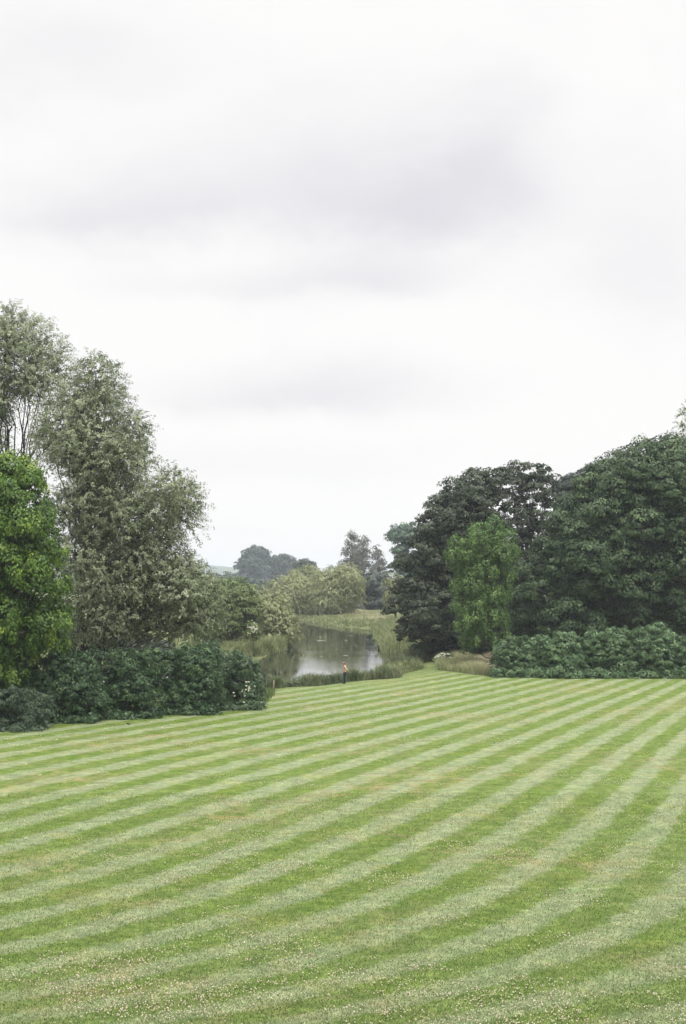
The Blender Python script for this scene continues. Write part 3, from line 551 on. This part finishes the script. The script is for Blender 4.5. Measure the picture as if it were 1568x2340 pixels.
# elder bush with cream flower heads
eb = shrub('low bush topped with cream flower heads at the end of the grassy gap', 1012, 141, [(1002, 1508, 8), (1014, 1503, 10), (1026, 1505, 9), (1010, 1512, 8), (1024, 1514, 8)], M_SHRUB, dict(SK, dens=3, ls=.18, cr=.3), None, 'flowering_bush')
for _ in range(30):
    X = random.uniform(992, 1034); c = P(X, 1494+10*abs((X-1014)/22)**2+random.uniform(-3, 8), 139.3+random.uniform(-.5, .5))
    a = np.arange(9)*2.4; rr_ = .035*np.sqrt(np.arange(9)); LV = Leaves()
    LV.add(c+np.stack([np.cos(a)*rr_, np.sin(a)*rr_, -rr_*.3], 1), np.tile([0, -.5, 1.], (9, 1))+rng.normal(0, .3, (9, 3)), rng.normal(0, 1, (9, 3)), np.full(9, .085), np.full(9, .075), rng.random(9)*.4)
    LV.build('flower_head', M_PETAL, eb)
shrub('small dark lone bush on the far meadow beside the sycamore', 872, 262, [(872, 1424, 5), (870, 1418, 4), (874, 1419, 4)], M_GREY, dict(dens=4, ls=.3, cr=.4, clump_n=14), None, 'meadow_bush', gz=-.1)
# elder blossom on the hawthorn side
cb = shrub('cream-flowered elder at the foot of the yellow-green rounded tree', 578, 160, [(572, 1432, 10), (580, 1440, 12), (588, 1448, 9), (575, 1455, 14)], M_MID, dict(SK, dens=2.4, ls=.2, cr=.35), None, 'elder_bush', gz=-.3)
fl = Leaves(); pts = np.array([P(random.gauss(578, 7), random.gauss(1436, 8), 158+random.uniform(-.4, .4)) for _ in range(26)]); pts = np.repeat(pts, 6, 0)+rng.normal(0, .07, (26*6, 3))
fl.add(pts, rng.normal(0, .4, pts.shape)+[0, -.6, 1], rng.normal(0, 1, pts.shape), np.full(len(pts), .09), np.full(len(pts), .08), rng.random(len(pts))*.3); fl.build('blossom', M_PETAL, cb)

# blades of grass on the nearer lawn and clover heads
M_BLADE = leaf_mat('lawn_blade', (.07, .12, .025), (.13, .18, .05), (.23, .26, .13), .3)
M_CLOVER = leaf_mat('clover_head', (.42, .37, .25), (.58, .51, .37), (.70, .60, .50), .2)
n = 210000; d = 26*(58/26)**(rng.random(n)**1.25); x = (rng.random(n)-.5)*.62*d*1.05
s = .5+.5*np.cos(2*math.pi*phase(x, d)); v = np.clip(.15+.5*s+rng.normal(0, .2, n), 0, 1)
tag(blade_obj('grass_blades', np.stack([x, d, 0*x-.01], 1), (.028+.05*rng.random(n)**2.5), np.full(n, .014), .8, v, M_BLADE), 'short blades of mown grass standing on the nearer lawn', kind='stuff')
cand = 60000; d = 26*(95/26)**rng.random(cand); x = (rng.random(cand)-.5)*.60*d
dn = np.exp(.9*vn(x, d, 2.2, 5)+.8*vn(x, d, .8, 9)+.9*vn(x, d, 5., 12)); near = np.exp(-(d-27)/12.)*1.0+.10; rgt = .6+.8*sm((x/d+.1)/.3)
keep = rng.random(cand) < np.clip(dn**2.3*near*rgt*.12, 0, .9); x, d = x[keep], d[keep]; n = len(x)
octv = np.array([(1, 0, 0), (0, 1, 0), (-1, 0, 0), (0, -1, 0), (0, 0, 1), (0, 0, -1)], float); octf = np.array([(0, 1, 4), (1, 2, 4), (2, 3, 4), (3, 0, 4), (1, 0, 5), (2, 1, 5), (3, 2, 5), (0, 3, 5)])
r = .011+.011*rng.random(n); V = (np.stack([x, d, .035+.02*rng.random(n)], 1)[:, None]+octv[None]*r[:, None, None]).reshape(-1, 3)
Fc = (octf[None]+np.arange(n)[:, None, None]*6).reshape(-1, 3)
tag(link('clover_flowers', mesh_np('clover_flowers', V, Fc, np.full(len(Fc), 3), np.repeat(rng.random(n), 8)), M_CLOVER), 'small cream clover heads dotted over the mown lawn', kind='stuff')
print('clover', n)
for ln, lab in (([G(X, Y)[:2] for X, Y in ((-60, 1668), (0, 1656), (120, 1650), (300, 1637), (480, 1627), (590, 1612), (612, 1590), (618, 1578))], 'longer uncut grass along the foot of the left shrubs'), ([G(X, Y)[:2] for X, Y in ((1120, 1546), (1250, 1549), (1568, 1551), (1700, 1551))], 'longer uncut grass along the foot of the right shrubs')):
    ln = np.array(ln); sg = np.linalg.norm(np.diff(ln, axis=0), axis=1); cu = np.concatenate([[0], np.cumsum(sg)]); n = int(cu[-1]*420); t_ = rng.random(n)*cu[-1]
    x = np.interp(t_, cu, ln[:, 0])+rng.normal(0, .18, n); y = np.interp(t_, cu, ln[:, 1])+np.abs(rng.normal(0, .45, n))-.15
    tag(blade_obj('uncut_grass', np.stack([x, y, 0*x-.01], 1), (.08+.22*rng.random(n)**2)*(1+.5*vn(x, y, .7, 4)).clip(.4, 2), np.full(n, .02), .5, np.clip(.3+rng.normal(0, .2, n), 0, 1), M_BLADE), lab, kind='stuff')
# fallen leaves
lm = leaf_mat('pale_fallen_leaf', (.45, .42, .25), (.55, .5, .33), (.6, .55, .4), .2); lb_ = leaf_mat('brown_fallen_leaf', (.16, .09, .05), (.2, .12, .07), (.25, .16, .1), .1)
def fleaf(X, Y, mat, label, group=None, sz=.1):
    c = G(X, Y, .045); LV = Leaves(); m = 7; a = np.arange(m)*2*math.pi/m*.75
    LV.add(c+np.stack([np.cos(a), np.sin(a), 0*a], 1)*sz*.35, np.tile([0, -.25, 1.], (m, 1))+rng.normal(0, .2, (m, 3)), np.stack([np.cos(a), np.sin(a), 0*a], 1), np.full(m, sz*.8), np.full(m, sz*.45), rng.random(m))
    return tag(LV.build('fallen_leaf', mat, None), label, 'leaf', group)
for X, Y in [(346, 1649), (390, 1656), (371, 1662), (257, 1661), (240, 1664), (92, 1771), (60, 1746), (420, 1695), (130, 1690), (528, 1895), (60, 1915)]:
    fleaf(X, Y, lm, 'small pale fallen leaf lying on the mown lawn', 'pale fallen leaves on the lawn')
fleaf(709, 2181, lb_, 'brown curled fallen leaf lying alone on the nearer lawn', sz=.085)

# ------------------------------------------------------------ small made things
WOOD = plain('weathered_wood', (.22, .19, .15), .85, .3, 8); DWOOD = plain('dark_wood', (.035, .03, .03), .8, .3, 8)
def boxes(name, bx, mat, parent):
    V = []; Q = []
    for (x0, x1, y0, y1, z0, z1) in bx:
        n0 = len(V); V += [(x0, y0, z0), (x1, y0, z0), (x1, y1, z0), (x0, y1, z0), (x0, y0, z1), (x1, y0, z1), (x1, y1, z1), (x0, y1, z1)]
        Q += [[n0+i for i in f] for f in ((0, 3, 2, 1), (4, 5, 6, 7), (0, 1, 5, 4), (1, 2, 6, 5), (2, 3, 7, 6), (3, 0, 4, 7))]
    o = link(name, mesh_np(name, V, Q, np.full(len(Q), 4)), mat, parent); bv = o.modifiers.new('b', 'BEVEL'); bv.width = .008; bv.segments = 2; return o
jp = G(881, 1481, WZ)
j = empty('landing_stage', jp, 'small weathered wooden landing stage on the right river bank', 'jetty')
boxes('deck', [(-1.0+.2*i, -.82+.2*i, -1.1, 1.1, .42, .47) for i in range(11)], WOOD, j)
boxes('beam', [(-1.0, 1.2, -1.0, -.88, .30, .418)], DWOOD, j); boxes('beam', [(-1.0, 1.2, .88, 1.0, .30, .418)], DWOOD, j)
for px, py in ((-.85, -.8), (-.85, .8), (.9, -.8), (.9, .8)): boxes('post', [(px-.06, px+.06, py-.06, py+.06, -1.0, .298)], DWOOD, j)
c = G(605, 1583); f = empty('fence_post', c, 'dark square post with a short rail stub behind the hedge end', 'post')
boxes('post', [(-.09, .09, -.09, .09, -.2, 1.25)], DWOOD, f); boxes('rail', [(-1.2, -.092, -.03, .03, .95, 1.08)], DWOOD, f)
c = G(625, 1576); f = empty('wooden_stake', c, 'pale slanting wooden stake in the weeds beside the hedge end', 'stake')
tb = Tubes(); tb.add([c+[0, 0, -.2], c+[.02, 0, .35], c+[.03, 0, .7], c+[.03, 0, .72]], [.06, .055, .05, .005], 8); tb.build('shaft', plain('pale_wood', (.28, .23, .17), .85, .2, 9), f)

# dead branch on the willow
# ------------------------------------------------------------ person
def skin(name, pts, edges, rad, mat, parent, sub=2, root=0):
    me = bpy.data.meshes.new(name); me.from_pydata([tuple(p) for p in pts], edges, []); me.update()
    o = link(name, me, mat, parent); bpy.context.view_layer.objects.active = o
    mo = o.modifiers.new('skin', 'SKIN'); mo.use_smooth_shade = True
    if not me.skin_vertices: me.attributes
    sv = me.skin_vertices
    if len(sv) == 0:
        for ob in bpy.context.selected_objects: ob.select_set(False)
        o.select_set(True); bpy.ops.mesh.customdata_skin_add(); sv = me.skin_vertices
    for i, r in enumerate(rad):
        sv[0].data[i].radius = (r, r) if not isinstance(r, tuple) else r; sv[0].data[i].use_root = (i == root)
    s = o.modifiers.new('sub', 'SUBSURF'); s.levels = sub; s.render_levels = sub
    return o
SKIN = plain('skin', (.56, .34, .235), .55, .08, 5); NAVY = plain('navy_cloth', (.018, .018, .04), .85, .3, 12); HAIR = plain('auburn_hair', (.09, .035, .022), .7, .3, 30)
CAP = plain('cap_cloth', (.30, .17, .14), .85, .2, 20); SHOE = plain('shoe_leather', (.02, .018, .02), .6, .2, 10)
pc = G(788, 1559.5); pc[2] = hz(pc[0], pc[1])-.003; pe = empty('person', pc, 'bare-chested person in navy trousers and cap standing by the river, hand on hip, looking down', 'person')
pts = [(0, 0, .93), (-.01, 0, 1.05), (-.005, 0, 1.2), (.0, 0, 1.33), (.02, 0, 1.42), (-.015, 0, 1.49), (-.055, 0, 1.54), (-.085, 0, 1.61), (-.082, 0, 1.675)]
rad = [.125, .115, .13, .145, .10, .058, .066, .093, .082]; ed = [(i, i+1) for i in range(8)]
def chain(start, cp, cr_):
    prev = start
    for p_, r_ in zip(cp, cr_): pts.append(p_); rad.append(r_); ed.append((prev, len(pts)-1)); prev = len(pts)-1
    return prev
for sgn, el, wr, hd in ((-1, (.21, -.30, 1.17), (.12, -.20, 1.0), (.06, -.17, .985)), (1, (-.03, .28, 1.14), (-.14, .20, .98), (-.17, .17, .93))):
    w = chain(4, [(.025, sgn*.15, 1.405), (.06 if sgn < 0 else .01, sgn*.2, 1.33), el, ((el[0]*.4+wr[0]*.6), (el[1]*.4+wr[1]*.6), (el[2]*.4+wr[2]*.6)), wr, hd], [.07, .058, .043, .036, .028, .036])
    hv = np.array(hd)-np.array(wr); hv = hv/np.linalg.norm(hv); sd = np.cross(hv, [0, sgn, 0]); sd = sd/np.linalg.norm(sd)
    for q_, l_ in ((-.03, .07), (-.01, .085), (.01, .08), (.03, .062)):
        b0 = np.array(hd)+hv*.03+sd*q_; chain(w, [tuple(b0), tuple(b0+hv*l_*.5), tuple(b0+hv*l_*.8+np.array([0, -sgn*.02, -.02]))], [.011, .010, .008])
    chain(w, [tuple(np.array(hd)+sd*.045), tuple(np.array(hd)+sd*.07+hv*.03)], [.012, .010])
chain(7, [(-.172, 0, 1.585), (-.192, 0, 1.572)], [.022, .010])         # nose
chain(7, [(-.150, 0, 1.555)], [.034]); chain(6, [(-.125, 0, 1.53)], [.042])                                   # chin
for sg in (-1, 1): chain(7, [(-.07, sg*.083, 1.60)], [.016])            # ears
skin('body', pts, ed, rad, SKIN, pe)
for sg in (-1, 1):
    bpy_me = bpy.data.meshes.new('eye'); import bmesh
    bm = bmesh.new(); bmesh.ops.create_uvsphere(bm, u_segments=10, v_segments=8, radius=.012); bmesh.ops.translate(bm, verts=bm.verts, vec=(-.162, sg*.03, 1.615)); bm.to_mesh(bpy_me); bm.free(); link('eye', bpy_me, DWOOD, pe)
tp_ = [(0, 0, 1.0), (0, 0, .92)]; tr_ = [.135, .15]; te = [(0, 1)]
for sg in (-1, 1):
    pr = 1
    for p_, r_ in (((.0, sg*.085, .82), .115), ((-.015, sg*.095, .65), .10), ((-.03, sg*.095, .47), .085), ((.0, sg*.095, .28), .08), ((.02, sg*.095, .10), .075), ((.02, sg*.095, .05), .075)):
        tp_.append(p_); tr_.append(r_); te.append((pr, len(tp_)-1)); pr = len(tp_)-1
skin('trousers', tp_, te, tr_, NAVY, pe)
for sg in (-1, 1): skin('shoe', [(.06, sg*.095, .05), (-.03, sg*.095, .05), (-.15, sg*.1, .035), (-.19, sg*.1, .03)], [(0, 1), (1, 2), (2, 3)], [.045, .048, .04, .03], SHOE, pe, 1)
bm = bmesh.new(); bmesh.ops.create_uvsphere(bm, u_segments=24, v_segments=16, radius=.104)
bmesh.ops.delete(bm, geom=[v for v in bm.verts if v.co.x < -.03 and v.co.z < .045 or v.co.z < -.085], context='VERTS')
for v in bm.verts:
    q = 1+.05*math.sin(v.co.x*90+v.co.z*70)*math.cos(v.co.y*80); v.co *= q; v.co.z *= 1.12
    v.co.x += -.074; v.co.z += 1.635
hm = bpy.data.meshes.new('hair'); bm.to_mesh(hm); bm.free(); ho = link('hair', hm, HAIR, pe); q_ = ho.modifiers.new('s', 'SOLIDIFY'); q_.thickness = .008
for p_ in hm.polygons: p_.use_smooth = True
bm = bmesh.new(); bmesh.ops.create_uvsphere(bm, u_segments=20, v_segments=12, radius=.118)
bmesh.ops.delete(bm, geom=[v for v in bm.verts if v.co.z < -.005], context='VERTS')
for v in bm.verts: v.co.z *= .85
fr = bmesh.ops.create_circle(bm, cap_ends=True, segments=20, radius=.075)['verts']
for v in fr: v.co.x = v.co.x*1.25-.115; v.co.z += .004
bmesh.ops.rotate(bm, verts=bm.verts, cent=(0, 0, 0), matrix=__import__('mathutils').Matrix.Rotation(math.radians(-14), 3, 'Y')); bmesh.ops.translate(bm, verts=bm.verts, vec=(-.082, 0, 1.675))
for p_ in bm.faces: p_.smooth = True
cm = bpy.data.meshes.new('cap'); bm.to_mesh(cm); bm.free(); co = link('cap', cm, CAP, pe); so = co.modifiers.new('s', 'SOLIDIFY'); so.thickness = .006

# ------------------------------------------------------------ bird
bc = G(293, 1659); be = empty('small_bird', bc, 'small dark bird standing on the lawn before the left hedge', 'bird')
skin('body', [(.0, 0, .13), (-.06, 0, .15), (-.10, 0, .185), (.06, 0, .12), (.12, 0, .105), (.19, 0, .10)], [(0, 1), (1, 2), (0, 3), (3, 4), (4, 5)], [.055, .05, .034, .042, .02, .014], DWOOD, be)
skin('beak', [(-.125, 0, .185), (-.165, 0, .18)], [(0, 1)], [.010, .003], plain('beak', (.5, .25, .03), .5, .1), be, 1)
for sg in (-1, 1): skin('leg', [(0, sg*.02, .09), (.01, sg*.022, .05), (0, sg*.022, .005), (-.03, sg*.022, .004)], [(0, 1), (1, 2), (2, 3)], [.008, .005, .005, .004], DWOOD, be, 1)

# ------------------------------------------------------------ haze
def cube(name, lo, hi, mat):
    (x0, y0, z0), (x1, y1, z1) = lo, hi
    V = [(x0, y0, z0), (x1, y0, z0), (x1, y1, z0), (x0, y1, z0), (x0, y0, z1), (x1, y0, z1), (x1, y1, z1), (x0, y1, z1)]
    return link(name, mesh_np(name, V, [0, 3, 2, 1, 4, 5, 6, 7, 0, 1, 5, 4, 1, 2, 6, 5, 2, 3, 7, 6, 3, 0, 4, 7], [4]*6), mat)
m, t, N, L = nt('haze_air'); out = N.new('ShaderNodeOutputMaterial'); pv = N.new('ShaderNodeVolumePrincipled')
pv.inputs['Color'].default_value = (.79, .85, .98, 1); pv.inputs['Density'].default_value = .00023; pv.inputs['Anisotropy'].default_value = .2
L.new(pv.outputs[0], out.inputs['Volume'])
tag(cube('haze', (-8000, -100, -3.2), (8000, 5400, 40), m), kind='stuff')

# ------------------------------------------------------------ world
w = bpy.data.worlds.new('World'); scene.world = w; w.use_nodes = True; t = w.node_tree; N = t.nodes; L = t.links; N.clear()
out = N.new('ShaderNodeOutputWorld'); bg = N.new('ShaderNodeBackground'); bg.inputs[1].default_value = .1
sky = N.new('ShaderNodeTexSky'); sky.sky_type = 'NISHITA'; sky.sun_disc = False; SE, SR = math.radians(66), math.radians(150); sky.sun_elevation = SE; sky.sun_rotation = SR
tc = N.new('ShaderNodeTexCoord'); sx = N.new('ShaderNodeSeparateXYZ'); L.new(tc.outputs['Generated'], sx.inputs[0])
def M(op, a, b_=None, c=None):
    n = N.new('ShaderNodeMath'); n.operation = op
    for i, x in enumerate((a, b_, c)):
        if x is None: continue
        if isinstance(x, (int, float)): n.inputs[i].default_value = x
        else: L.new(x, n.inputs[i])
    return n.outputs[0]
x_, y_, z_ = sx.outputs
yc = M('MAXIMUM', y_, .05); U = M('DIVIDE', x_, yc); Vv = M('DIVIDE', z_, yc)
cmb = N.new('ShaderNodeCombineXYZ'); L.new(U, cmb.inputs[0]); L.new(M('MULTIPLY', Vv, 1.7), cmb.inputs[1])
def noise(sc, det, ro, dist=0):
    n = N.new('ShaderNodeTexNoise'); n.inputs['Scale'].default_value = sc; n.inputs['Detail'].default_value = det; n.inputs['Roughness'].default_value = ro; n.inputs['Distortion'].default_value = dist
    L.new(cmb.outputs[0], n.inputs[0]); return n.outputs[0]
na = noise(6.5, 6, .55, .3); nb = noise(17, 5, .6, .2)
def blob(X, Y, rx, ry, amp, hard=0.):
    """a darker cloud belly in sky direction X, Y"""
    u0 = (X-CX)/F; v0 = (HY-Y)/F
    du = M('MULTIPLY', M('SUBTRACT', U, u0), F/rx); dv = M('MULTIPLY', M('SUBTRACT', Vv, v0), F/ry)
    du = M('ADD', du, M('MULTIPLY_ADD', na, 1.6, -.8)); dv = M('ADD', dv, M('ADD', M('MULTIPLY_ADD', na, 1.5, -.75), M('MULTIPLY_ADD', nb, 1.1, -.55)))
    # crisper lower edge
    dn_ = M('MULTIPLY', dv, M('ADD', 1., M('MULTIPLY', M('LESS_THAN', dv, 0), hard)))
    r2 = M('ADD', M('MULTIPLY', du, du), M('MULTIPLY', dn_, dn_)); return M('MULTIPLY', M('EXPONENT', M('MULTIPLY', r2, -1.)), amp)
g = blob(620, 470, 470, 125, .5, .7)
for a_ in [(250, 500, 230, 70, .3, .6), (1000, 490, 230, 150, .55, .5), (820, 640, 230, 70, .5, .7), (1130, 330, 140, 160, .3, 0.), (560, 660, 300, 40, .25, .6), (660, 915, 330, 60, .5, .9), (820, 860, 200, 60, .25, .3), (120, 120, 260, 120, .35, .3), (760, 300, 420, 150, .25, 0.), (1500, 560, 200, 200, .28, 0.), (560, 1060, 400, 50, .16, 0.), (-700, 500, 400, 200, .4, 0), (2400, 700, 500, 200, .4, 0)]:
    g = M('ADD', g, blob(*a_))
g = M('ADD', g, M('MULTIPLY', M('MAXIMUM', M('SUBTRACT', na, .48), 0), .6)); g = M('MINIMUM', g, 1.)
ramp = N.new('ShaderNodeMixRGB'); L.new(g, ramp.inputs[0]); ramp.inputs[1].default_value = (5.72, 5.66, 5.61, 1); ramp.inputs[2].default_value = (4.28, 4.24, 4.52, 1)
# overcast sky boosted overhead, out of view, to light lawn and trees more
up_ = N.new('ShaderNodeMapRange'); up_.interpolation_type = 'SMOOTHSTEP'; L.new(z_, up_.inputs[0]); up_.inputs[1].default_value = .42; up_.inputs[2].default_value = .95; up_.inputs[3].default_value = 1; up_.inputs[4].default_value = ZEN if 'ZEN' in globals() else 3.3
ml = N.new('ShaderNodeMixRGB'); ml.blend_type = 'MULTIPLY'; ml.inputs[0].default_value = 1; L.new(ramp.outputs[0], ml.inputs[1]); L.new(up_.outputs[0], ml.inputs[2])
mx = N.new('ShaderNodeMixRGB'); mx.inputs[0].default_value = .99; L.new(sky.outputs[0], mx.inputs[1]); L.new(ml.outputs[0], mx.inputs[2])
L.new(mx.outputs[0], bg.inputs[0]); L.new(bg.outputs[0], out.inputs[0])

sun = bpy.data.lights.new('sun', 'SUN'); sun.energy = 1.5; sun.angle = math.radians(25); sun.color = (1, .96, .9)
so = bpy.data.objects.new('sun', sun); COL.objects.link(so)
dirv = np.array([math.sin(SR)*math.cos(SE), math.cos(SR)*math.cos(SE), math.sin(SE)])
from mathutils import Vector
so.rotation_euler = Vector([float(v) for v in dirv]).to_track_quat('Z', 'Y').to_euler(); so.location = (0, 0, 80)

# ------------------------------------------------------------ camera
cam = bpy.data.cameras.new('camera'); cam.lens = 50; cam.sensor_fit = 'VERTICAL'; cam.sensor_height = 36; cam.shift_y = (HY-1170)/2340
cam.clip_end = 9000; cam.clip_start = .5
cobj = bpy.data.objects.new('camera', cam); COL.objects.link(cobj); cobj.location = (0, 0, CAMH); cobj.rotation_euler = (math.pi/2, 0, 0); scene.camera = cobj
scene.view_settings.view_transform = 'Standard'; scene.view_settings.look = 'None'; scene.view_settings.exposure = .8; scene.view_settings.gamma = 1
scene.cycles.max_bounces = 8; scene.cycles.use_denoising = True; scene.cycles.diffuse_bounces = 2; scene.cycles.transmission_bounces = 4; scene.cycles.volume_bounces = 1
scene.render.use_persistent_data = False
print('leaf faces', sum(len(o.data.polygons) for o in bpy.data.objects if o.type == 'MESH'))
